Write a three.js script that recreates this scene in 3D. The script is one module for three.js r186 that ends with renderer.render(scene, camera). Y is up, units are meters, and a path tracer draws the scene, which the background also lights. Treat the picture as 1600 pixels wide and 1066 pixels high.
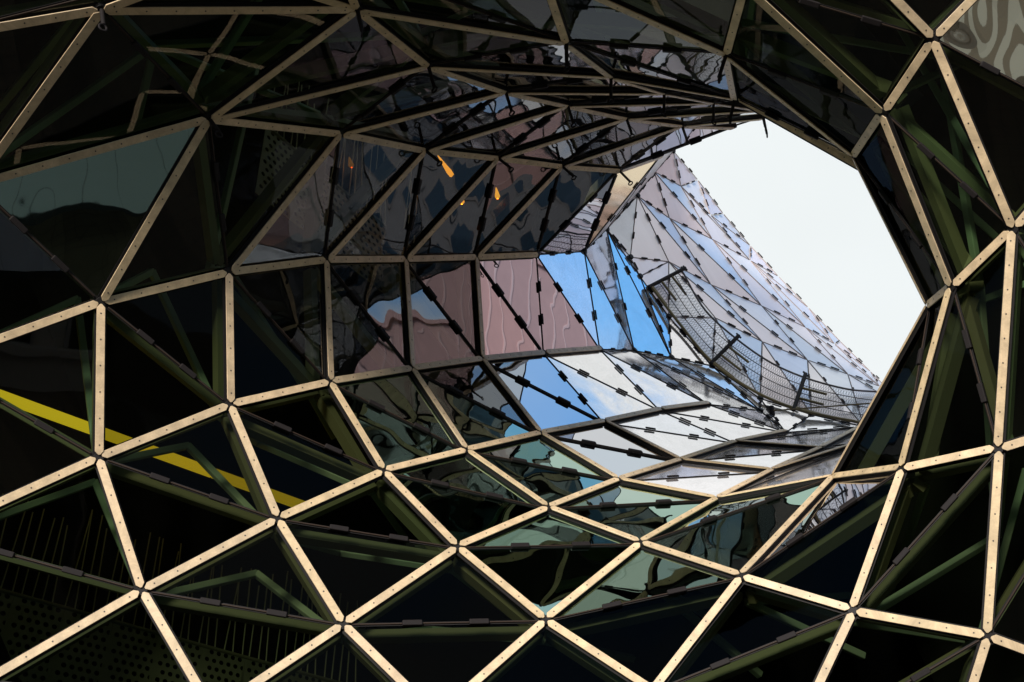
import * as THREE from 'three';
import { mergeGeometries } from 'three/addons/utils/BufferGeometryUtils.js';
import { RoundedBoxGeometry } from 'three/addons/geometries/RoundedBoxGeometry.js';
import { ImprovedNoise } from 'three/addons/math/ImprovedNoise.js';

// ------------------------------------------------------------------ camera, sky, sun, exposure
const scene = new THREE.Scene();
const camera = new THREE.PerspectiveCamera(31.34, 1024 / 682, 0.1, 600);
camera.position.set(0, 1.6, 0);
camera.rotation.set(THREE.MathUtils.degToRad(35), 0, 0);
scene.add(camera);

const perlin = new ImprovedNoise();
const clamp = THREE.MathUtils.clamp, smooth = THREE.MathUtils.smoothstep, lerp = THREE.MathUtils.lerp;
function fbm(x, y, z, octaves) {
  let s = 0, a = 0.5;
  for (let i = 0; i < octaves; i++) { s += a * perlin.noise(x, y, z); x *= 2.03; y *= 2.03; z *= 2.03; a *= 0.5; }
  return s;
}
function makeSky() {
  const W = 1024, Hh = 512, data = new Float32Array(W * Hh * 4);
  const towards = (az, el) => { const a = az * Math.PI / 180, e = el * Math.PI / 180; return new THREE.Vector3(Math.sin(a) * Math.cos(e), Math.sin(e), -Math.cos(a) * Math.cos(e)); };
  const front = towards(48, 52), gapA = towards(54, 40), gapB = towards(68, 61), gapC = towards(76, 50);   // the white cloud bank over the roof and two blue gaps beside it
  for (let j = 0; j < Hh; j++) {
    const up = ((j + 0.5) / Hh - 0.5) * Math.PI, y = Math.sin(up), c = Math.cos(up);
    for (let i = 0; i < W; i++) {
      const r = ((i + 0.5) / W - 0.5) * 2 * Math.PI, x = Math.cos(r) * c, z = Math.sin(r) * c;
      const h = Math.max(0, y), k = 1 / (h + 0.32);
      const n = fbm(x * k * 1.5 + 7.3, h * 0.7 + 2.1, z * k * 1.5 + 3.7, 6);
      const bank = x * front.x + y * front.y + z * front.z;
      const gap = Math.max(smooth(x * gapA.x + y * gapA.y + z * gapA.z, 0.968, 0.988), 0.8 * smooth(x * gapC.x + y * gapC.y + z * gapC.z, 0.968, 0.99), smooth(x * gapB.x + y * gapB.y + z * gapB.z, 0.981, 0.994));
      const cover = smooth(n + 0.55 * smooth(bank, 0.40, 0.90) + 0.04 - 0.85 * gap, -0.14, 0.24);
      const veil = 0.06 + 0.3 * smooth(fbm(x * 3 + 1, y * 3, z * 3 + 9, 4), -0.2, 0.3);
      const blue = [lerp(0.08, 0.24, (1 - h) ** 3), lerp(0.37, 0.46, (1 - h) ** 3), lerp(0.82, 0.74, (1 - h) ** 3)];
      const w = 1 + 0.08 * fbm(x * 4 + 5, y * 4 + 1, z * 4, 4);
      const white = [0.655 * w, 0.69 * w, 0.695 * w];
      const o = (j * W + i) * 4, a = clamp(Math.max(cover, veil), 0, 1);
      for (let q = 0; q < 3; q++) data[o + q] = lerp(blue[q], white[q], a);
      data[o + 3] = 1;
    }
  }
  const t = new THREE.DataTexture(data, W, Hh, THREE.RGBAFormat, THREE.FloatType);
  t.mapping = THREE.EquirectangularReflectionMapping; t.magFilter = THREE.LinearFilter; t.needsUpdate = true;
  return t;
}
const sky = makeSky();
scene.background = sky; scene.environment = sky;

const sun = new THREE.DirectionalLight(0xfff5ea, 5.0);
sun.position.set(-30, 33, 62); sun.target.position.set(0, 12, -22);
sun.castShadow = true; sun.shadow.radius = 24; sun.shadow.mapSize.set(2048, 2048);
Object.assign(sun.shadow.camera, { left: -45, right: 45, top: 45, bottom: -45, near: 1, far: 160 });
scene.add(sun, sun.target);

const renderer = new THREE.WebGLRenderer({ antialias: true });
renderer.toneMapping = THREE.LinearToneMapping;
renderer.toneMappingExposure = 1.35;
renderer.shadowMap.enabled = true;
renderer.setSize(1024, 682);

// ------------------------------------------------------------------ helpers
let seed = 20240611;
const rnd = () => { seed = (seed + 0x6d2b79f5) | 0; let t = Math.imul(seed ^ (seed >>> 15), 1 | seed); t = (t + Math.imul(t ^ (t >>> 7), 61 | t)) ^ t; return ((t ^ (t >>> 14)) >>> 0) / 4294967296; };
const V = (x, y, z) => new THREE.Vector3(x, y, z);
const taken = {};
function numbered(n) { const k = taken[n] = (taken[n] ?? -1) + 1; return k ? n + '_' + String(k).padStart(3, '0') : n; }
function mesh(name, g, m, parent) {
  const o = new THREE.Mesh(g, m); o.name = parent ? name : numbered(name); o.castShadow = o.receiveShadow = true;
  (parent ?? scene).add(o); return o;
}
function part(name, g, m, parent) { const o = mesh(name, g, m, parent); o.name = partName(parent, name); return o; }
function partName(p, n) { const c = (counts.get(p) ?? counts.set(p, {}).get(p)); const k = c[n] = (c[n] ?? -1) + 1; return k ? n + '_' + String(k).padStart(3, '0') : n; }
const counts = new Map();
function thing(name, label, category, at = V(0, 0, 0), group) {
  const o = new THREE.Group(); o.name = numbered(name); o.position.copy(at); scene.add(o);
  o.userData = { label, category }; if (group) o.userData.group = group;
  return o;
}
function basis(o, x, y, z, at) { const m = new THREE.Matrix4().makeBasis(x, y, z).setPosition(at); o.applyMatrix4(m); return o; }
function tube(a, b, r, seg = 6) {
  const d = b.clone().sub(a), l = d.length(), g = new THREE.CylinderGeometry(r, r, l, seg, 1);
  g.applyQuaternion(new THREE.Quaternion().setFromUnitVectors(V(0, 1, 0), d.normalize()));
  return g.translate((a.x + b.x) / 2, (a.y + b.y) / 2, (a.z + b.z) / 2);
}
function noiseTex(size, fn, repeat = true) {           // fn(u, v) -> 0..1, tiling
  const d = new Uint8Array(size * size * 4);
  for (let j = 0; j < size; j++) for (let i = 0; i < size; i++) {
    const c = fn(i / size, j / size), o = (j * size + i) * 4;
    for (let q = 0; q < 3; q++) d[o + q] = clamp(Array.isArray(c) ? c[q] : c, 0, 1) * 255;
    d[o + 3] = 255;
  }
  const t = new THREE.DataTexture(d, size, size); t.wrapS = t.wrapT = repeat ? THREE.RepeatWrapping : THREE.ClampToEdgeWrapping;
  t.magFilter = THREE.LinearFilter; t.minFilter = THREE.LinearMipmapLinearFilter; t.generateMipmaps = true; t.needsUpdate = true; return t;
}
function ring(u, v, f, z, oct) {                        // tiling fractal noise in -1..1
  let s = 0, a = 1, n = 0;
  for (let o = 0; o < oct; o++) { const k = f * 2 ** o, R = k / (2 * Math.PI);
    const p = 2 * Math.PI * u, q = 2 * Math.PI * v;
    s += a * perlin.noise(R * Math.cos(p) + 13.7 + z, R * Math.sin(p) + 5.1 + R * Math.cos(q) * 0.73, R * Math.sin(q) + 9.3 + o * 3.1); n += a; a *= 0.5; }
  return s / n;
}
function waveNormals(size, height, amp) {               // tangent-space normals of a height field over one tile
  const h = new Float32Array(size * size);
  for (let j = 0; j < size; j++) for (let i = 0; i < size; i++) h[j * size + i] = height(i / size, j / size);
  const at = (i, j) => h[((j + size) % size) * size + (i + size) % size];
  const d = new Uint8Array(size * size * 4);
  for (let j = 0; j < size; j++) for (let i = 0; i < size; i++) {
    const gx = (at(i + 1, j) - at(i - 1, j)) * size / 2 * amp, gy = (at(i, j + 1) - at(i, j - 1)) * size / 2 * amp, o = (j * size + i) * 4;
    d[o] = 127.5 - clamp(gx, -1, 1) * 127.5; d[o + 1] = 127.5 - clamp(gy, -1, 1) * 127.5; d[o + 2] = 255; d[o + 3] = 255;
  }
  const t = new THREE.DataTexture(d, size, size); t.wrapS = t.wrapT = THREE.RepeatWrapping; t.magFilter = THREE.LinearFilter; t.needsUpdate = true; return t;
}

// ------------------------------------------------------------------ materials
const waves = waveNormals(512, (u, v) => ring(u, v, 2, 0, 2), 0.08);              // one tile = 3 m: the slow ripple of toughened glass
const streaks = waveNormals(512, (u, v) => ring(u, v, 2, 4, 1) + 0.05 * Math.sin(2 * Math.PI * (9 * v + 0.4 * ring(u, v, 2, 8, 1))), 0.05);
const grime = noiseTex(512, (u, v) => 0.5 + 0.5 * ring(u, v, 24, 2, 4));
const streakMap = noiseTex(512, (u, v) => 0.92 + 0.09 * ring(0.5, v, 9, 2, 3) + 0.05 * ring(u, v, 2, 6, 2));
const dirt = noiseTex(512, (u, v) => { const n = ring(u, v, 6, 1, 5), f = ring(u, v, 60, 5, 2); return clamp(0.92 + 0.12 * n + 0.07 * f, 0.6, 1); });
function glass(name, o, scale) {
  const m = new THREE.MeshPhysicalMaterial({ thickness: 0, side: THREE.DoubleSide, ...o });
  m.name = name; m.normalMap = o.normalMap ?? waves; m.normalScale = new THREE.Vector2(scale, scale); return m;
}
const M = {
  street: [0, 1, 2].map((k) => glass('street_glass', { color: new THREE.Color().setRGB([0.24, 0.25, 0.21][k], [0.29, 0.28, 0.25][k], [0.21, 0.20, 0.19][k]), transmission: 1, roughness: 0.02, ior: 1.5, specularIntensity: 0.07 }, 0.03)),
  under: [0, 1, 2].map((k) => glass('soffit_glass', { color: new THREE.Color().setRGB([0.30, 0.32, 0.27][k], [0.40, 0.38, 0.34][k], [0.28, 0.26, 0.25][k]), transmission: 1, roughness: 0.01, ior: 1.5, specularIntensity: 0.85 }, 0.014)),
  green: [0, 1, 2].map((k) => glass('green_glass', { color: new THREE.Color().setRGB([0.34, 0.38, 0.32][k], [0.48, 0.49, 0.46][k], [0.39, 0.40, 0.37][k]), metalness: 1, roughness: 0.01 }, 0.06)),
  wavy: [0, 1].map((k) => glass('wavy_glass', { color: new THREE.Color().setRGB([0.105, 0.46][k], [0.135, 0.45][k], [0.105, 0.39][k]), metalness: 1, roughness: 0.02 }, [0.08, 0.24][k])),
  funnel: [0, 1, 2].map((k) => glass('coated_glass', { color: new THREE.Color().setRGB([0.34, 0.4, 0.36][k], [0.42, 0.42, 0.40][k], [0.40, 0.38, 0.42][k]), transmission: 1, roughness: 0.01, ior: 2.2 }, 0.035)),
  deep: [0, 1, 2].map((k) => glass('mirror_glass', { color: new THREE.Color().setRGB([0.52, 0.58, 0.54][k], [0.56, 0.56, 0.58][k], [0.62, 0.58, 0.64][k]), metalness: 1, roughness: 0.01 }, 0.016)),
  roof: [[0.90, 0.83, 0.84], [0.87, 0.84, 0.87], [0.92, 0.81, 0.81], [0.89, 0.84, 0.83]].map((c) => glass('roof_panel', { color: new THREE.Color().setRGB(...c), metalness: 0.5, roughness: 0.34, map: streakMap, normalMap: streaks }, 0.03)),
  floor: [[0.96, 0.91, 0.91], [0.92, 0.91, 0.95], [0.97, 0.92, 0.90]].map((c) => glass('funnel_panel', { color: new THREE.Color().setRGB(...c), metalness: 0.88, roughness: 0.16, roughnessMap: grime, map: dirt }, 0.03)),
};
const capMap = noiseTex(256, (u, v) => { const n = ring(u, v, 5, 3, 4), s = ring(u, v, 50, 6, 2); const k = 0.90 + 0.24 * n + 0.07 * s; return [k, k * 0.995, k * 0.985]; });
capMap.colorSpace = THREE.SRGBColorSpace;
M.cap = [[0.60, 0.465, 0.292], [0.565, 0.44, 0.28], [0.635, 0.485, 0.305], [0.58, 0.45, 0.27]].map((c, k) => new THREE.MeshStandardMaterial({ color: new THREE.Color().setRGB(...c), roughness: 0.42 + 0.05 * k, map: capMap, name: 'champagne_metal' }));
M.dark = new THREE.MeshPhysicalMaterial({ color: new THREE.Color().setRGB(0.012, 0.011, 0.011), roughness: 0.6, specularIntensity: 0.3, name: 'black_gasket' });
M.jointRod = new THREE.MeshPhysicalMaterial({ color: new THREE.Color().setRGB(0.026, 0.017, 0.012), roughness: 0.6, specularIntensity: 0.3, name: 'bronze_joint' });
M.clip = new THREE.MeshPhysicalMaterial({ color: new THREE.Color().setRGB(0.011, 0.009, 0.009), roughness: 0.7, specularIntensity: 0.3, name: 'clip_block' });
M.bronze = [glass('bronze_mirror', { color: new THREE.Color().setRGB(0.72, 0.50, 0.24), metalness: 1, roughness: 0.12 }, 0.02)];
M.satin = [glass('satin_panel', { color: new THREE.Color().setRGB(0.78, 0.77, 0.78), metalness: 0.3, roughness: 0.35, map: dirt }, 0.02)];
M.strut = new THREE.MeshStandardMaterial({ color: new THREE.Color().setRGB(0.50, 0.60, 0.50), roughness: 0.6, name: 'pale_green_paint' });
M.seam = new THREE.MeshStandardMaterial({ color: new THREE.Color().setRGB(0.30, 0.24, 0.23), roughness: 0.7, name: 'roof_seam' });
M.screw = new THREE.MeshStandardMaterial({ color: new THREE.Color().setRGB(0.03, 0.025, 0.02), roughness: 0.5, name: 'screw_head' });
M.beam = new THREE.MeshStandardMaterial({ color: new THREE.Color().setRGB(0.34, 0.31, 0.22), roughness: 0.6, name: 'beam_paint' });

// ------------------------------------------------------------------ the lattice: nodes in metres, triangles, and which edges carry a cover bar
const NODE = {
  n1: [-6.287, 16.453, -12.316], n2: [-2.555, 17.564, -13.211], n3: [-8.707, 14.993, -14.664], n4: [-5.209, 16.694, -14.866], n5: [-7.069, 14.130, -16.726],
  n6: [-9.474, 12.717, -16.498], n7: [-5.192, 15.348, -17.438], n8: [-3.342, 18.404, -16.942], n9: [-1.580, 18.898, -15.648], n10: [-6.977, 11.752, -17.944],
  n11: [-9.314, 10.278, -17.794], n12: [-5.050, 13.105, -18.443], n13: [-6.071, 9.683, -18.704], n14: [-4.073, 11.150, -19.057], n15: [-3.507, 14.255, -19.479],
  n16: [-3.761, 16.871, -18.976], n17: [-2.389, 12.491, -19.801], n18: [-2.826, 9.364, -19.394], n19: [-0.983, 11.015, -19.924], n20: [-2.126, 15.680, -21.157],
  n21: [-2.403, 18.485, -20.960], n22: [-0.924, 13.585, -20.954], n23: [0.682, 12.238, -20.797], n24: [0.573, 9.644, -19.920], n25: [2.376, 11.392, -20.558],
  n26: [-0.720, 17.246, -23.113], n27: [-0.909, 20.046, -22.825], n28: [0.597, 15.052, -22.768], n29: [0.780, 18.685, -24.955], n30: [0.632, 21.567, -24.601],
  n31: [2.209, 13.703, -22.389], n32: [2.161, 16.482, -24.626], n33: [2.379, 20.343, -27.161], n34: [3.829, 15.211, -24.236], n35: [4.203, 13.188, -22.257],
  n36: [4.037, 10.437, -19.893], n37: [6.473, 13.335, -21.573], n38: [6.871, 11.987, -18.768], n39: [5.702, 9.552, -19.245], n40: [8.145, 11.782, -17.695],
  n41: [7.718, 9.008, -18.939], n42: [7.710, 14.555, -16.846], n43: [8.424, 14.867, -15.664], n44: [7.885, 15.271, -18.349], n45: [6.367, 16.766, -14.800],
  n46: [6.537, 17.788, -16.901], n47: [6.923, 17.166, -13.541], n48: [3.803, 18.124, -14.680], n49: [4.670, 20.379, -17.885], n50: [2.037, 20.407, -17.307],
  n51: [0.984, 18.681, -14.903], n52: [-0.149, 20.682, -17.991], n53: [1.273, 22.238, -19.896], n54: [2.843, 23.597, -21.642], n55: [4.501, 24.827, -23.133],
  n56: [-1.908, 20.067, -19.142], n57: [-0.364, 21.691, -21.084], n58: [1.241, 23.080, -22.846], n59: [2.928, 24.692, -24.739], n60: [3.460, 22.100, -19.367],
  n61: [3.820, 18.145, -26.772], n62: [5.425, 19.482, -28.598], n63: [5.700, 17.258, -26.918], n64: [5.874, 14.904, -24.158], n65: [7.650, 18.985, -29.285],
  n66: [7.668, 16.690, -26.257], n67: [8.530, 19.899, -20.161], n69: [4.916, 23.416, -20.926], n70: [6.346, 24.242, -21.983], n71: [7.007, 26.156, -24.159],
  n72: [6.226, 26.162, -24.537], n73: [4.580, 27.707, -27.312], n74: [2.062, 23.579, -26.935], n75: [5.812, 32.347, -31.968], n76: [3.082, 27.276, -30.316],
  n77: [4.266, 29.370, -31.045], n78: [3.857, 26.556, -30.880], n79: [3.607, 21.949, -29.556], n80: [4.881, 22.544, -30.800], n83: [7.258, 20.317, -30.286],
  n84: [10.007, 19.431, -29.715], n85: [8.511, 16.602, -25.853], U0: [-4.433, 16.936, -11.862], U1: [-2.692, 17.211, -12.027], U2: [0.500, 17.903, -12.736],
  U3: [3.786, 17.652, -12.817], U4: [5.608, 17.770, -12.545], U5: [8.353, 18.289, -12.531], L0: [-8.984, 15.863, -12.420], K0: [-8.616, 16.491, -10.832],
  R1: [9.732, 16.013, -14.443], R2: [9.979, 12.017, -16.816], R3: [9.753, 8.161, -18.970], L1: [-8.208, 8.154, -18.627], L2: [-4.744, 7.837, -19.198],
  L3: [-1.221, 7.883, -19.597], L4: [2.332, 8.384, -19.832], L5: [4.404, 7.378, -19.823], L6: [7.039, 7.478, -19.547], h1: [10.019, 17.585, -22.005],
  h2: [11.409, 21.422, -24.474], v1: [4.141, 25.876, -31.024], v2: [5.006, 24.504, -31.356], v3: [6.211, 22.590, -31.326], v4: [7.535, 21.333, -31.228],
  v5: [8.889, 20.510, -30.815], c1: [6.680, 25.113, -32.261], c2: [8.257, 24.597, -32.880], c3: [9.759, 24.101, -33.239], c4: [11.065, 23.671, -33.432],
  c5: [12.271, 23.655, -34.144], c6: [12.778, 23.764, -34.631], c7: [12.529, 21.607, -32.487], b1: [5.281, 27.278, -32.013], b2: [6.862, 27.235, -33.226],
  b3: [8.855, 27.367, -34.622], b4: [10.619, 27.212, -35.730], b5: [11.757, 26.926, -36.373], a1: [5.479, 29.373, -32.209], a2: [7.300, 30.053, -34.170],
  a3: [9.042, 30.598, -36.074], u0: [4.964, 30.822, -31.403], u1: [6.124, 31.480, -32.885], u2: [7.360, 31.306, -34.270], s1: [6.968, 32.743, -33.921],
  s2: [8.082, 32.284, -35.324], s3: [9.276, 31.817, -36.677], s4: [10.285, 30.589, -37.047], s5: [11.264, 29.148, -37.137], s6: [12.239, 27.650, -37.203],
  s7: [12.723, 25.466, -35.986]
};
const FACADE = `
n1,n3,n4 n1,n4,n2 n3,n5,n4 n3,n6,n5 n6,n10,n5 n6,n11,n10 n11,n13,n10 n11,L1,n13 n4,n7,n8 n4,n5,n7 n9,n8,n52 n9,n4,n8 n5,n12,n7 n5,n10,n12
n10,n14,n12 n10,n13,n14 n13,n18,n14 n13,L2,n18 n52,n56,n53 n52,n8,n56 n53,n57,n54 n53,n56,n57 n54,n58,n55 n54,n57,n58 n8,n16,n56 n8,n7,n16 n56,n21,n57 n56,n16,n21
n57,n27,n58 n57,n21,n27 n58,n30,n59 n58,n27,n30 n7,n15,n16 n7,n12,n15 n16,n20,n21 n16,n15,n20 n21,n26,n27 n21,n20,n26 n27,n29,n30 n27,n26,n29 n12,n17,n15 n12,n14,n17
n15,n22,n20 n15,n17,n22 n20,n28,n26 n20,n22,n28 n26,n32,n29 n26,n28,n32 n14,n19,n17 n14,n18,n19 n17,n23,n22 n17,n19,n23 n22,n31,n28 n22,n23,n31 n28,n34,n32 n28,n31,n34
n32,n63,n61 n32,n34,n63 n18,n24,n19 n18,L3,n24 n19,n25,n23 n19,n24,n25 n23,n35,n31 n23,n25,n35 n25,n37,n35 n25,n36,n37 n24,n36,n25 n24,L4,n36 n36,n38,n37 n36,n39,n38
L4,n39,n36 L4,L5,n39 n39,n40,n38 n39,n41,n40 L5,n41,n39 L5,L6,n41 n42,n40,n43 n42,n38,n40 n46,n42,n45 n46,n44,n42 n45,n43,n47 n45,n42,n43 n48,n45,U3 n48,n46,n45
U3,n47,U4 U3,n45,n47 n47,R1,U5 n47,n43,R1 n43,R2,R1 n43,n40,R2 R2,n41,R3 R2,n40,n41 U1,n51,U2 U1,n2,n51 n1,n2,U0 n2,U1,U0 n1,L0,n3 n1,U0,L0
U0,K0,L0 n4,n9,n2 n13,L1,L2 n30,n74,n59 n59,n74,n73 n73,n76,n75 n73,n74,n76 n58,n59,n55 n55,n59,n72 n59,n73,n72 n30,n29,n33 n30,n33,n74 n74,n33,n79 n74,n79,n76
n76,n79,n80 n76,n80,v1 v1,n80,v2 v2,n80,v3 n29,n32,n61 n29,n61,n33 n33,n61,n62 n33,n62,n79 n61,n63,n65 n61,n65,n62 n62,n65,n83 n79,n62,n83 n79,n83,n80 n80,n83,v3
v3,n83,v4 n83,n65,v4 v4,n65,v5 v5,n65,n84 n63,n84,n65 n63,n66,n84 n34,n66,n63 n34,n64,n66 n31,n64,n34 n31,n35,n64 n64,n85,n66 n66,n85,n84 n35,n85,n64 n35,n37,n85
n18,L2,L3 n24,L3,L4 n37,n38,n44 n38,n42,n44 n47,U5,U4 n41,L6,R3 n2,n9,n51 n9,n50,n51 n9,n52,n50 n52,n60,n50 n52,n53,n60 n53,n69,n60 n53,n54,n69 n54,n70,n69
n54,n55,n70 n55,n71,n70 n55,n72,n71 n50,n60,n49 n60,n69,n49 n69,n70,n49 n49,n67,n70 n51,n49,n48 n51,n50,n49 n51,n48,U2 U2,n48,U3 n48,n49,n46 n49,n67,n46 n37,n85,h1
n37,n44,h1 n44,n46,h1 n46,n67,h1 h1,n67,h2 h1,n85,n84 h1,n84,h2`;
const ROOF = `
n76,n75,u0 n76,n77,u0 n76,n78,n77 n76,v1,n78 n75,u0,u1 n75,u1,s1 s1,u1,u2 s1,u2,s2 u0,n77,a1 u0,a1,a2 u0,a2,u1 u1,a2,a3 u1,a3,u2 u2,a3,s3
u2,s3,s2 a3,s4,s3 n77,n78,b1 n77,b1,b2 n77,b2,a1 a1,b2,b3 a1,b3,a2 a2,b3,b4 a2,b4,a3 a3,b4,b5 a3,b5,s5 a3,s5,s4 b5,s6,s5 n78,v1,b1
v1,v2,b1 v2,c1,b1 v2,v3,c1 b1,c1,c2 b1,c2,b2 b2,c2,c3 b2,c3,b3 b3,c3,c4 b3,c4,b4 b4,c4,c5 b4,c5,b5 b5,c5,s7 b5,s7,s6 c5,c6,s7
v3,v4,c1 c1,v4,c2 v4,v5,c2 c2,v5,c3 v5,n84,c3 c3,n84,c4 n84,c7,c4 c4,c7,c5 c5,c7,c6`;
const BARS = new Set(`K0-L0 L0-n1 L1-n13 L2-n13 L2-n18 L3-n18 L3-n24 L4-n24 L4-n36 L5-n39 L6-n41 R1-n43 R2-n40 R3-n41 U0-n1 U0-n2 U1-n2 U2-n48 U2-n51 U3-n45 U3-n48 U4-n47
U5-n47 n1-n2 n1-n3 n10-n11 n10-n12 n10-n13 n10-n5 n12-n14 n12-n15 n12-n7 n13-n14 n14-n17 n14-n18 n15-n16 n15-n17 n15-n20 n16-n21 n16-n56 n16-n7 n17-n19 n17-n22 n18-n19
n19-n23 n19-n24 n2-n4 n2-n51 n2-n9 n20-n21 n20-n22 n20-n26 n21-n27 n21-n57 n22-n23 n22-n28 n23-n25 n23-n31 n24-n25 n25-n35 n25-n36 n26-n27 n26-n28 n26-n29 n27-n30 n27-n58
n28-n31 n28-n32 n29-n33 n3-n4 n31-n34 n31-n35 n32-n34 n32-n61 n34-n63 n34-n64 n35-n37 n35-n64 n36-n37 n36-n39 n37-n38 n37-n44 n38-n39 n38-n40 n38-n42 n39-n41 n4-n5 n4-n8
n4-n9 n40-n41 n40-n43 n42-n43 n42-n44 n42-n45 n43-n47 n44-n46 n45-n46 n45-n47 n46-n48 n48-n49 n49-n50 n49-n67 n5-n6 n5-n7 n50-n51 n50-n60 n50-n9 n52-n53 n52-n60 n52-n8
n52-n9 n53-n54 n53-n56 n53-n69 n54-n55 n54-n57 n54-n70 n55-n58 n55-n71 n55-n72 n56-n57 n56-n8 n57-n58 n58-n59 n59-n73 n60-n69 n61-n62 n63-n65 n63-n66 n64-n66 n64-n85 n66-n84
n69-n70 n7-n8`.split(/\s+/));
const pos = {}; for (const k in NODE) pos[k] = V(...NODE[k]);
const tri = (text) => text.trim().split(/\s+/).map((t) => t.split(','));
const facadeTris = tri(FACADE), roofTris = tri(ROOF);
const faceNormal = (t) => { const [a, b, c] = t.map((k) => pos[k]); return b.clone().sub(a).cross(c.clone().sub(a)).normalize(); };
const key = (a, b) => (a < b ? a + '-' + b : b + '-' + a);
const edges = new Map(), nodeNormal = {};
for (const [list, owner] of [[facadeTris, 0], [roofTris, 1]]) for (const t of list) {
  const n = faceNormal(t);
  for (let i = 0; i < 3; i++) {
    const k = key(t[i], t[(i + 1) % 3]), e = edges.get(k) ?? edges.set(k, { a: t[i], b: t[(i + 1) % 3], n: [], owner }).get(k);
    e.n.push(n); (nodeNormal[t[i]] ??= V(0, 0, 0)).add(n);
  }
}
for (const k in nodeNormal) nodeNormal[k].normalize();

const facade = thing('glass_facade', 'huge lattice of triangular glass panes curling into a funnel with cream metal bars', 'building', V(0, 0, -14));
const roof = thing('glass_roof', 'pale sloping roof of mirror panels with black clips beyond the funnel opening', 'roof', V(8, 20, -36));
const OWNER = [facade, roof];
function local(g, owner) { const p = OWNER[owner].position; return g.translate(-p.x, -p.y, -p.z); }

// panes, each a sheet of its own inset from its edges
const C = (t) => t.map((k) => pos[k]).reduce((s, p) => s.add(p), V(0, 0, 0)).divideScalar(3);
const has = (t, set) => t.every((k) => set.has(k));
const MIRROR = new Set('n26 n27 n29 n30 n32 n33 n61 n62 n63 n65 n34 n64 n66 n84 n85 n79 n80 n83 v1 v2 v3 v4 v5 n74 n76 n28 n31 n35 n59 n73 n75 n72 n55 n71'.split(' '));
const FLOOR = new Set('n29 n33 n61 n32 n62 n63 n65 n34 n64 n66 n84 n85 n83 n79 n80 v1 v2 v3 v4 v5 n74 n30 n76 n37 n35 n75 n73 n31'.split(' '));
const GREEN = new Set('n15 n17 n19 n22 n23 n25 n28 n31 n35 n36 n37 n24 n20'.split(' '));
const CEILING = new Set('n50 n52 n53 n54 n55 n60 n69 n70 n71'.split(' '));
const INNER = new Set('n50 n52 n53 n54 n55 n57 n58 n59 n60 n69 n70 n71 n72 n73 n56 n27 n30 n21'.split(' '));
function inset(t, d) {
  const c = C(t), n = faceNormal(t);
  return t.map((k, i) => {
    const p = pos[k], u = pos[t[(i + 1) % 3]].clone().sub(p).normalize(), w = pos[t[(i + 2) % 3]].clone().sub(p).normalize();
    const s = Math.max(0.12, u.clone().cross(w).length());
    return p.clone().addScaledVector(u.add(w), d / s).addScaledVector(n, 0);
  });
}
const FALL = pos.c6.clone().sub(pos.n75).normalize();
function pane(t, owner) {
  const P = inset(t, 0.022), n = faceNormal(t), ux = owner ? FALL.clone().addScaledVector(n, -FALL.dot(n)).normalize() : P[1].clone().sub(P[0]).normalize(), uy = n.clone().cross(ux);
  const g = new THREE.BufferGeometry(), ou = rnd() * 3, ov = rnd() * 3;
  g.setAttribute('position', new THREE.Float32BufferAttribute(P.flatMap((p) => p.toArray()), 3));
  g.setAttribute('normal', new THREE.Float32BufferAttribute([n, n, n].flatMap((p) => p.toArray()), 3));
  g.setAttribute('uv', new THREE.Float32BufferAttribute(P.flatMap((p) => { const d = p.clone().sub(P[0]); return [d.dot(ux) / 3 + ou, d.dot(uy) / 3 + ov]; }), 2));
  g.setIndex([0, 1, 2]);
  let list = M.street;
  const wavy = ['n47', 'U5', 'R1'].every((k) => t.includes(k)) || ['n3', 'n4', 'n5'].every((k) => t.includes(k));
  if (n.y < -0.42) list = M.under;
  const lip = !t.includes('h1') && ['n44', 'n46'].some((k) => t.includes(k)) && !t.includes('n67');
  if (['n73,n75,n76', 'n73,n74,n76', 'n75,n76,u0', 'n76,n77,u0', 'n76,n77,n78'].includes([...t].sort().join())) list = M.satin;
  else if (owner) list = M.roof;
  else if (lip) list = M.street;
  else if (['n59', 'n73', 'n74'].every((k) => t.includes(k))) list = M.bronze;
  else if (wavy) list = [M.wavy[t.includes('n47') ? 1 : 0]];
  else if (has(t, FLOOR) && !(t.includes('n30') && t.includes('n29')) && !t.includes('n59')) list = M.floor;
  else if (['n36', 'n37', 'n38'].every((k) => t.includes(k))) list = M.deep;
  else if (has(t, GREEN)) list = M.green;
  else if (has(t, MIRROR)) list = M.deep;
  else if (C(t).distanceTo(camera.position) > 23.2 && !t.includes('n48')) list = M.funnel;
  part('pane', local(g, owner), list[Math.floor(rnd() * list.length)], OWNER[owner]);
}
for (const t of facadeTris) pane(t, 0);
for (const t of roofTris) pane(t, 1);

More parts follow.
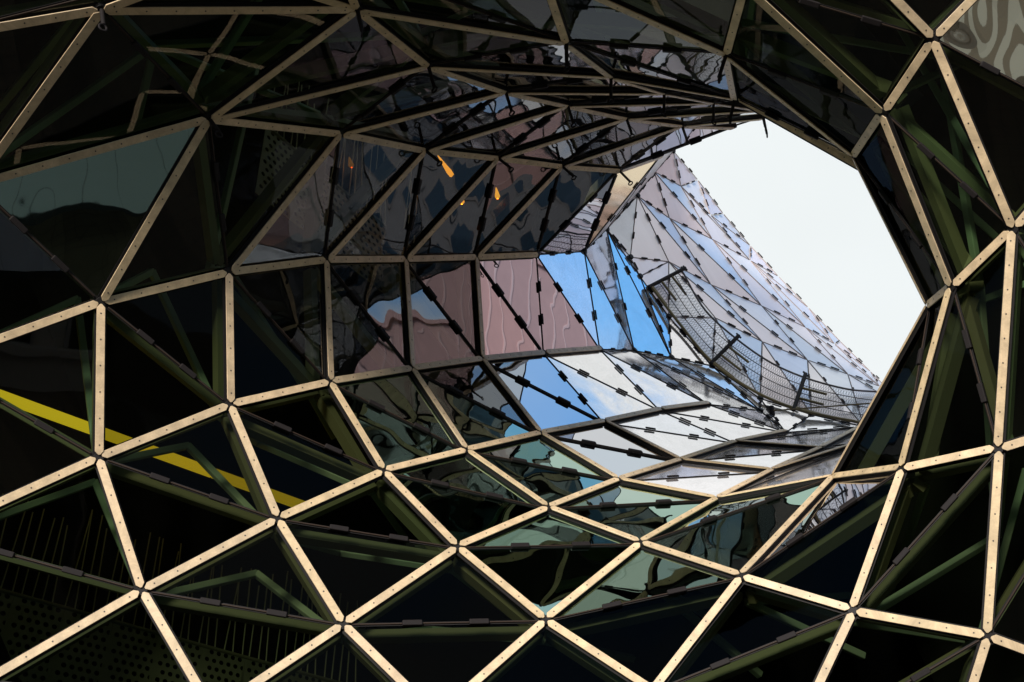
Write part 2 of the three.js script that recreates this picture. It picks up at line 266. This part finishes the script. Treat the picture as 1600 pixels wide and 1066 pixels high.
// cover bars, joints, clips, inner beams
function capShape(l, w, tip) { const s = new THREE.Shape(), h = l / 2, q = w / 2; s.moveTo(-h, -q * 0.2); s.lineTo(-h + tip, -q); s.lineTo(h - tip, -q); s.lineTo(h, -q * 0.2); s.lineTo(h, q * 0.2); s.lineTo(h - tip, q); s.lineTo(-h + tip, q); s.lineTo(-h, q * 0.2); s.closePath(); return s; }
function frameOf(e) {
  const A = pos[e.a], B = pos[e.b], x = B.clone().sub(A), l = x.length(); x.normalize();
  const z = e.n.reduce((s, n) => s.add(n), V(0, 0, 0)); z.addScaledVector(x, -z.dot(x)).normalize();
  return { A, B, l, x, z, y: z.clone().cross(x), mid: A.clone().add(B).multiplyScalar(0.5) };
}
const put = (g, f, owner, along = 0, out = 0) => local(basis(g, f.x, f.y, f.z, f.mid.clone().addScaledVector(f.x, along).addScaledVector(f.z, out)), owner);
const BEAMLESS = new Set(['h1', 'h2']), AWAY = (k) => /^[ULRKh]/.test(k);     // nodes outside the frame or behind the lip
for (const [k, e] of edges) {
  const f = frameOf(e), open = e.n.length < 2, deep = FLOOR.has(e.a) && FLOOR.has(e.b);
  let beamParent;
  if (BARS.has(k)) {
    const l = f.l - 0.105, w = 0.132;
    const g = new THREE.ExtrudeGeometry(capShape(l, w, 0.06), { depth: 0.016, bevelEnabled: true, bevelThickness: 0.004, bevelSize: 0.004, bevelSegments: 1 });
    const uv = g.attributes.uv; for (let i = 0; i < uv.count; i++) uv.setXY(i, uv.getX(i) / 1.5 + rnd() * 0, uv.getY(i) / 1.5 + 0.37 * (f.mid.x % 1));
    const bar = part('bar', put(g, f, e.owner, 0, 0.075), M.cap[Math.floor(rnd() * 4)], OWNER[e.owner]);
    part('gasket', put(mergeGeometries([new THREE.BoxGeometry(l - 0.03, 0.095, 0.074).translate(0, 0, 0.036), new THREE.BoxGeometry(f.l - 0.06, 0.20, 0.014).translate(0, 0, 0.008)]), f, e.owner), M.dark, bar);
    const n = Math.max(3, Math.round(l / 0.42)), heads = [];
    for (let i = 0; i < n; i++) heads.push(new THREE.CylinderGeometry(0.014, 0.014, 0.006, 8).rotateX(Math.PI / 2).translate(-l / 2 + 0.16 + (l - 0.32) * i / (n - 1), 0, 0.0965));
    const bolts = part('bolt', put(mergeGeometries(heads), f, e.owner), M.screw, bar); bolts.userData.kind = 'stuff';
    beamParent = bar;
    if (!AWAY(e.a) && !AWAY(e.b) && f.mid.distanceTo(camera.position) < 24.5 && !e.owner) {   // the hall's second layer of pale struts behind the street front
      const a = f.A.clone().addScaledVector(nodeNormal[e.a], -0.6), b = f.B.clone().addScaledVector(nodeNormal[e.b], -2.6), m = a.clone().add(b).multiplyScalar(0.5), x = b.clone().sub(a), sl = x.length(); x.normalize();
      const y = f.y.clone().addScaledVector(x, -f.y.dot(x)).normalize();
      part('strut', local(basis(new RoundedBoxGeometry(sl, 0.13, 0.13, 2, 0.02), x, y, x.clone().cross(y), m), 0), M.strut, facade);
    }
  } else {
    const jw = e.owner ? 0.013 : deep ? 0.017 : f.mid.distanceTo(camera.position) > 23 ? 0.045 : 0.06;
    const j = part('joint', put(new THREE.BoxGeometry(f.l - 0.1, jw, 0.022), f, e.owner, 0, 0.008), e.owner ? M.seam : deep ? M.clip : M.dark, OWNER[e.owner]);
    if (!e.owner && !deep && !open) part('rod', put(new RoundedBoxGeometry(f.l - 0.3, 0.026, 0.024, 2, 0.01), f, e.owner, 0, 0.036), M.jointRod, j);
    if ((!open || e.owner) && !(AWAY(e.a) && AWAY(e.b))) for (const s of [-1, 1]) {
      const big = e.owner ? [0.30, 0.052, 0.04] : deep ? [0.31, 0.058, 0.04] : [0.34, 0.10, 0.07];
      if (f.l < 1.1) { if (s > 0) continue; }
      part('clip', put(new RoundedBoxGeometry(...big, 2, 0.018), f, e.owner, f.l < 1.1 ? 0 : s * f.l * 0.165, 0.05), M.clip, j);
    }
    beamParent = j;
  }
  if (!e.owner && !(AWAY(e.a) && AWAY(e.b)) && ![e.a, e.b].some((q) => BEAMLESS.has(q) || q === 'n67') && !(open && e.a[0] === 'n')) part('beam', put(new THREE.BoxGeometry(f.l - 0.16, 0.15, 0.24), f, e.owner, 0, -0.42), INNER.has(e.a) && INNER.has(e.b) ? M.clip : M.beam, beamParent);
}
// node hubs, and eye bolts that hang from the nodes of the funnel's ceiling
for (const k in nodeNormal) {
  const n = nodeNormal[k], owner = /^[abcsu]\d/.test(k) ? 1 : 0; if (owner || BEAMLESS.has(k)) continue;
  const g = new THREE.CylinderGeometry(0.085, 0.10, 0.055, 10).applyQuaternion(new THREE.Quaternion().setFromUnitVectors(V(0, 1, 0), n)).translate(...pos[k].clone().addScaledVector(n, 0.04).toArray());
  part('hub', local(g, 0), M.dark, facade);
}
for (const k of 'n1 n2 n4 n9 n48 n51 n50 n52 n53 n54 n55 n56 n57 n58 n59 n60 n69 n70 n71 n49'.split(' ')) {
  const n = nodeNormal[k], p = pos[k], tip = p.clone().addScaledVector(n, 0.50);
  const g = mergeGeometries([tube(p, tip, 0.035, 8), new THREE.TorusGeometry(0.06, 0.018, 6, 14).rotateY(k.length + k.charCodeAt(1)).translate(tip.x, tip.y - 0.05, tip.z)].map((q) => q.toNonIndexed()));
  part('eye_bolt', local(g, 0), M.clip, facade);
}

// ------------------------------------------------------------------ the dark hall behind the glass
{
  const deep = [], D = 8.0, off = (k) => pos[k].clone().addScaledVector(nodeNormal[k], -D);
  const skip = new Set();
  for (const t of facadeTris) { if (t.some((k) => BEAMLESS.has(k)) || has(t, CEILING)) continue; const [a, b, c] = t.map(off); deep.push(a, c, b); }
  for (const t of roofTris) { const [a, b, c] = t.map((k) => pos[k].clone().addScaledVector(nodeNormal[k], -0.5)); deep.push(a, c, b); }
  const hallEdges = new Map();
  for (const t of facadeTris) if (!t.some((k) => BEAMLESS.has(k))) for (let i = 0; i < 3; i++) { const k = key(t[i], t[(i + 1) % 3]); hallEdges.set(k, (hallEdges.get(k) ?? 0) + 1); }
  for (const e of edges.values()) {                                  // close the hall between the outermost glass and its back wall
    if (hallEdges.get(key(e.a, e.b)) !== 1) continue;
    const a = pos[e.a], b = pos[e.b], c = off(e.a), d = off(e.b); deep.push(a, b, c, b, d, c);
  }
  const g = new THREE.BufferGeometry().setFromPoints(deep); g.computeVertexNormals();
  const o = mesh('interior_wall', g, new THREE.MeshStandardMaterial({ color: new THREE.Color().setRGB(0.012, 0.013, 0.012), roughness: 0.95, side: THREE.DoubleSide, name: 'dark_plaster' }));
  o.userData = { kind: 'structure', label: 'dark inner walls of the hall behind the glass' };
}

// ------------------------------------------------------------------ street and the houses across it (seen mirrored in the glass)
{
  const paving = noiseTex(512, (u, v) => { const n = 0.75 + 0.2 * ring(u, v, 10, 2, 5), band = Math.floor(u * 4) % 2 ? 1 : 0.72, joint = (u * 16) % 1 < 0.06 || (v * 16) % 1 < 0.06 ? 0.5 : 1; const c = n * band * joint; return [c, c * 0.97, c * 0.92]; }); paving.repeat.set(50, 50);
  const o = mesh('street', new THREE.PlaneGeometry(400, 400).rotateX(-Math.PI / 2), new THREE.MeshStandardMaterial({ color: new THREE.Color().setRGB(0.20, 0.152, 0.10), map: paving, roughness: 0.9, name: 'paving' }));
  o.userData = { kind: 'structure', label: 'paved pedestrian street' };
}
function house(name, label, at, turn, w, h, d, wall, rows, cols, ww, wh, frameTone = [0.30, 0.28, 0.25], glassTone = 0x10151a) {
  const t = thing(name, label, 'building', at); t.rotation.y = turn;
  part('wall', new THREE.BoxGeometry(w, h, d).translate(0, h / 2, -d / 2), wall, t);
  const frame = new THREE.MeshStandardMaterial({ color: new THREE.Color().setRGB(...frameTone), roughness: 0.6 }), dark = new THREE.MeshPhysicalMaterial({ color: glassTone, roughness: 0.05 });
  const fg = new THREE.BoxGeometry(ww + 0.3, wh + 0.3, 0.16), pg = new THREE.BoxGeometry(ww, wh, 0.05);
  for (let i = 0; i < rows; i++) for (let j = 0; j < cols; j++) {
    const x = (j + 0.5 - cols / 2) * w / cols, y = h * 0.14 + (i + 0.5) * (h * 0.82) / rows;
    const f = part('window', fg, frame, t); f.position.set(x, y, 0.04);
    const p = part('glass', pg, dark, f); p.position.set(0, 0, 0.08);
  }
  if (!rows) for (let i = 0; i < 22; i++) part('rib', new THREE.BoxGeometry(0.16, h * 0.85, 0.03).translate(-w / 2 + (i + 0.5) * w / 22, h * 0.56, 0.01), stone(0.58, 0.41, 0.40), t);
  if (!rows) for (let i = 2; i < 17; i += 3) part('string_course', new THREE.BoxGeometry(w + 0.2, 0.22, 0.5).translate(0, h * 0.12 + i * h * 0.82 / 17, 0.1), stone(0.12, 0.10, 0.09), t);
  part('cornice', new THREE.BoxGeometry(w + 0.8, 0.7, 1.2).translate(0, h + 0.35, -0.2), wall, t);
  part('ledge', new THREE.BoxGeometry(w + 0.3, 0.35, 0.5).translate(0, h * 0.13, 0.2), wall, t);
}
const stone = (r, g, b) => new THREE.MeshStandardMaterial({ color: new THREE.Color().setRGB(r, g, b), roughness: 0.85, map: dirt, name: 'stone' });
house('stone_house', 'pale sandstone house across the street mirrored in the upper right panes', V(9, 0, 17), Math.PI, 24, 15, 12, stone(0.46, 0.41, 0.33), 5, 8, 1.4, 2.3);
house('grey_house', 'grey plastered house across the street mirrored in the left panes', V(-17, 0, 17), Math.PI, 26, 13, 12, stone(0.30, 0.31, 0.31), 4, 8, 1.6, 2.0);
house('stone_tower', 'tall pinkish stone tower mirrored in the inner funnel panes', V(60, 0, -38), -Math.PI / 2, 32, 68, 16, stone(0.46, 0.29, 0.28), 0, 0, 1, 1)
house('office_block', 'dark office block mirrored in the grey panes around the amber lamps', V(46, 0, -62), -0.96, 34, 43, 16, stone(0.07, 0.075, 0.085), 12, 11, 2.2, 1.5, [0.05, 0.05, 0.055], 0x1d2a36);

// ------------------------------------------------------------------ inside the hall
function stall(name, label, at, turn, w, d, tone, trim) {
  const t = thing(name, label, 'stall', at, 'market stalls mirrored in the glass'); t.rotation.y = turn;
  const cloth = new THREE.MeshStandardMaterial({ color: new THREE.Color().setRGB(...tone), roughness: 0.9, map: dirt, side: THREE.DoubleSide, name: 'awning_cloth' });
  const edge = new THREE.MeshStandardMaterial({ color: new THREE.Color().setRGB(...trim), roughness: 0.9, side: THREE.DoubleSide, name: 'awning_trim' });
  const n = 8;
  for (let i = 0; i < n; i++) for (const s of [-1, 1]) {
    const x0 = -w / 2 + w * i / n, x1 = x0 + w / n - 0.015, g = new THREE.BufferGeometry();
    const y = (x, k) => 3.3 - 0.75 * k - 0.06 * Math.sin(Math.PI * k) ;
    const pts = []; for (let k = 0; k < 4; k++) { const a = k / 4, b = (k + 1) / 4; const q = [[x0, y(x0, a), s * d / 2 * a], [x1, y(x1, a), s * d / 2 * a], [x1, y(x1, b), s * d / 2 * b], [x0, y(x0, b), s * d / 2 * b]]; for (const m of [0, 1, 2, 0, 2, 3]) pts.push(V(...q[m])); }
    g.setFromPoints(pts); g.computeVertexNormals(); part('awning', g, i % 2 && trim[0] > 0.2 ? edge : cloth, t);
    part('valance', new THREE.BoxGeometry(w / n - 0.02, 0.34, 0.02).translate((x0 + x1) / 2, 2.38, s * d / 2), edge, t);
  }
  for (const x of [-1, 1]) for (const z of [-1, 1]) part('post', new THREE.CylinderGeometry(0.04, 0.04, 2.5, 10).translate(x * (w / 2 - 0.1), 1.25, z * (d / 2 - 0.1)), M.clip, t);
  part('counter', new RoundedBoxGeometry(w - 0.5, 0.95, 0.8, 2, 0.03).translate(0, 0.475, d / 2 - 0.7), edge, t);
}
stall('market_stall', 'grey canvas market stall with dark trim mirrored in the big upper left pane', V(1.1, 0, -5.7), 0.1, 10.5, 4.2, [0.62, 0.63, 0.63], [0.05, 0.05, 0.05]);
stall('market_stall', 'cream and brown striped market stall mirrored in the top right pane', V(17, 0, 9.4), 0.3, 9, 7, [0.72, 0.66, 0.53], [0.30, 0.24, 0.17]);

{
  const a = V(-10.229, 14.207, -19.250), b = V(-4.412, 14.207, -24.398), u = b.clone().sub(a), l = u.length(); u.normalize();
  const yel = [1.25, 0.95, 0.6].map((e) => new THREE.MeshStandardMaterial({ color: new THREE.Color().setRGB(0.80, 0.56, 0.04), roughness: 0.5, emissive: new THREE.Color().setRGB(0.84, 0.53, 0.02), emissiveIntensity: e, name: 'yellow_light_band' }));
  const t = thing('light_band', 'yellow lit band along the gallery edge behind the left panes', 'light band', a);
  const side = u.clone().cross(V(0, 1, 0)).normalize(), n = 3;
  for (let i = 0; i < n; i++) {
    const g = new RoundedBoxGeometry(l / n - 0.012, 0.22, 0.10, 2, 0.02);
    part('panel', basis(g, u, V(0, 1, 0), u.clone().cross(V(0, 1, 0)), u.clone().multiplyScalar(l * (i + 0.5) / n).add(V(0, -0.13, 0))), yel[i], t);
  }
  const lamp = new THREE.RectAreaLight(0xffd23a, 1.0, l, 0.26); lamp.position.copy(a.clone().addScaledVector(u, l / 2).add(V(0, -0.13, 0)).addScaledVector(side, side.z > 0 ? 0.12 : -0.12));
  lamp.lookAt(lamp.position.clone().addScaledVector(side, side.z > 0 ? 1 : -1)); scene.add(lamp);
}
function balustrade(a, b, height, ropes, label, ropeLabel, lean) {
  const u = b.clone().sub(a), l = u.length(); u.normalize(); const side = u.clone().cross(V(0, 1, 0)).normalize();
  const steel = new THREE.MeshStandardMaterial({ color: new THREE.Color().setRGB(0.42, 0.40, 0.30), roughness: 0.5, metalness: 0.2, side: THREE.DoubleSide, name: 'perforated_steel' });
  const t = thing('perforated_balustrade', label, 'balustrade', a), step = 0.17, cols = 6, w = step * cols, rows = Math.round(height / step);
  const s = new THREE.Shape(); s.moveTo(0, 0); s.lineTo(w - 0.006, 0); s.lineTo(w - 0.006, -rows * step); s.lineTo(0, -rows * step); s.closePath();
  for (let i = 0; i < cols; i++) for (let j = 0; j < rows; j++) { const h = new THREE.Path(); h.absellipse((i + 0.25 + 0.5 * (j % 2)) * step, -(j + 0.5) * step, 0.055, 0.05, 0, Math.PI * 2, true); s.holes.push(h); }
  const g = new THREE.ExtrudeGeometry(s, { depth: 0.012, bevelEnabled: false, curveSegments: 5 });
  for (let x = 0; x < l; x += w) { const o = part('panel', g, steel, t); o.matrixAutoUpdate = true; const m = new THREE.Matrix4().makeBasis(u, V(0, 1, 0), side); o.quaternion.setFromRotationMatrix(m); o.position.copy(u.clone().multiplyScalar(x)); }
  part('rail', tube(V(0, 0, 0), u.clone().multiplyScalar(l), 0.045, 8), M.beam, t);
  const r = thing('rope_curtain', ropeLabel, 'rope curtain', a);
  const rope = new THREE.MeshStandardMaterial({ color: new THREE.Color().setRGB(0.72, 0.66, 0.48), roughness: 0.7, emissive: 0x000000, name: 'pale_rope' });
  const n = Math.floor(l / 0.21);
  for (let i = 0; i < n; i++) { const p = u.clone().multiplyScalar((i + 0.5 + (rnd() - 0.5) * 0.3) * l / n), q = p.clone().add(V((rnd() - 0.5) * 0.25, ropes * (0.75 + 0.25 * rnd()), (rnd() - 0.5) * 0.25)); part('rope', tube(p, q, 0.016, 5), rope, r); }
}
balustrade(V(-10.320, 11.011, -21.244), V(-3.502, 11.011, -27.253), 1.9, 2.2, 'perforated metal balustrade behind the lowest left panes', 'pale rope curtain above the balustrade behind the lowest left panes');
balustrade(V(-5.147, 19.859, -18.222), V(-2.277, 19.859, -22.425), 1.9, 2.4, 'perforated metal balustrade behind the upper funnel panes', 'pale rope curtain behind the dark upper funnel panes');
function pendant(p, label, h, tilt, glowAt = 1.7) {
  const glow = new THREE.MeshStandardMaterial({ color: new THREE.Color().setRGB(0.9, 0.42, 0.04), emissive: new THREE.Color().setRGB(1, 0.36, 0.015), emissiveIntensity: glowAt, roughness: 0.5, name: 'amber_lamp_glass' });
  const t = thing('pendant_lamp', label, 'lamp', p, 'amber lamps in the hall');
  const g = new THREE.LatheGeometry([[0.006, h], [0.022, h * 0.8], [0.045, h * 0.5], [0.066, h * 0.22], [0.06, 0.06], [0.02, 0]].map((q) => new THREE.Vector2(...q)), 14).translate(0, -h, 0).rotateZ(tilt);
  part('lamp_shade', g, glow, t);
  part('cap', new THREE.CylinderGeometry(0.02, 0.028, 0.06, 10), M.dark, t);
  part('cord', tube(V(0, 0, 0), V(0, 1.6, 0), 0.006, 5), M.dark, t);
  const l = new THREE.PointLight(0xff9020, 0.22 * glowAt, 0, 2); l.position.copy(p).add(V(Math.sin(tilt) * h * 0.6, -h * 0.6, 0)); l.castShadow = true; scene.add(l);
}
pendant(V(-1.801, 21.897, -21.190), 'long tilted amber lamp behind the funnel panes, highest of the bright ones', 0.85, 0.5);
pendant(V(-1.240, 21.930, -22.632), 'amber lamp hanging straight and low behind a diagonal bar', 0.36, 0.0);
pendant(V(-0.403, 22.331, -22.840), 'amber lamp furthest right of those behind the funnel panes', 0.40, 0.12);
pendant(V(-3.677, 20.730, -20.054), 'dim amber lamp hanging among the pale ropes', 0.36, 0.25, 0.14);

// ------------------------------------------------------------------ catwalk with a wire net along the valley of the roof
{
  const low = [V(4.466, 25.478, -31.016), V(5.305, 24.113, -31.198), V(6.188, 22.610, -31.143), V(7.366, 21.470, -31.047), V(8.381, 20.677, -30.723), V(9.295, 20.046, -30.201), V(9.910, 19.510, -29.636), V(10.768, 18.294, -28.596)];
  const top = [V(5.607, 26.584, -31.586), V(6.227, 24.787, -31.430), V(7.094, 23.754, -31.497), V(8.093, 22.820, -31.489), V(9.070, 22.303, -31.539), V(10.129, 21.726, -31.265), V(11.671, 22.355, -32.467), V(11.318, 19.467, -28.507)];
  const cl = new THREE.CatmullRomCurve3(low), ct = new THREE.CatmullRomCurve3(top);
  const t = thing('catwalk_net', 'narrow catwalk fenced with wire net running down the roof valley', 'catwalk', low[0].clone());
  const L = (g) => g.translate(-low[0].x, -low[0].y, -low[0].z);
  const wire = new THREE.MeshStandardMaterial({ color: new THREE.Color().setRGB(0.07, 0.05, 0.045), roughness: 0.5, metalness: 0.3, name: 'net_wire' });
  const rust = new THREE.MeshStandardMaterial({ color: new THREE.Color().setRGB(0.16, 0.12, 0.05), roughness: 0.6, metalness: 0.2, name: 'bronze_rail' });
  const rows = 9, cols = 110, P = (i, j) => { const s = clamp((i + (j % 2) * 0.5) / cols, 0, 1), a = cl.getPoint(Math.min(1, s)), b = ct.getPoint(Math.min(1, s)); const k = j / rows; return a.lerp(b, k).add(V(0, 0.10 * Math.sin(k * Math.PI) * Math.sin(s * 40), 0)); };
  const bits = [];
  for (let j = 0; j < rows; j++) for (let i = 0; i < cols; i++) {
    const p = P(i, j), q = P(i + (j % 2 ? 1 : 0), j + 1), r = P(i + (j % 2 ? 0 : -1), j + 1);
    bits.push(tube(p, q, 0.0052, 3)); if (i > 0 || j % 2) bits.push(tube(p, r, 0.0052, 3));
  }
  const net = part('net', L(mergeGeometries(bits)), wire, t); net.userData.kind = 'stuff';
  part('rail', L(new THREE.TubeGeometry(ct, 60, 0.03, 6)), wire, t);
  part('rail', L(new THREE.TubeGeometry(cl, 60, 0.045, 6)), rust, t);
  for (const k of [0.25, 0.5, 0.75]) part('cable', L(new THREE.TubeGeometry(new THREE.CatmullRomCurve3([0, .15, .3, .45, .6, .75, .9, 1].map((s) => cl.getPoint(s).lerp(ct.getPoint(s), k))), 60, 0.014, 5)), wire, t);
  for (const i of [0, 2, 4, 6]) {
    const a = low[i], b = top[i], d = b.clone().sub(a), e = a.clone().addScaledVector(d, -0.06), f = a.clone().addScaledVector(d, 1.12);
    const post = part('post', L(mergeGeometries([tube(e, f, 0.065, 10), tube(f.clone().add(V(-0.06, 0.09, 0)), f.clone().add(V(0.06, -0.09, 0)), 0.03, 6)])), M.clip, t);
    const dir = (cl.getPoint(Math.min(1, i / 7 + 0.06)).sub(a)).normalize();
    for (const k of [0.03, 0.33, 0.66]) part('bracket', L(tube(a.clone().addScaledVector(d, k), a.clone().addScaledVector(d, k).addScaledVector(dir, 0.85), 0.04, 8)), rust, t);
  }
  const c0 = V(7.592, 20.308, -30.271), c1 = V(10.442, 18.671, -27.111);
  const c = thing('tie_rod', 'thin steel tie rod stretched from the roof edge in front of the net', 'rod', c0.clone());
  const Lc = (g) => g.translate(-c0.x, -c0.y, -c0.z);
  part('rod', Lc(tube(c0, c1, 0.022, 8)), rust, c); part('anchor', Lc(tube(c0.clone().add(V(0, -0.16, 0)), c0.clone().add(V(0, 0.14, 0)), 0.08, 10)), M.clip, c);
}

renderer.render(scene, camera);
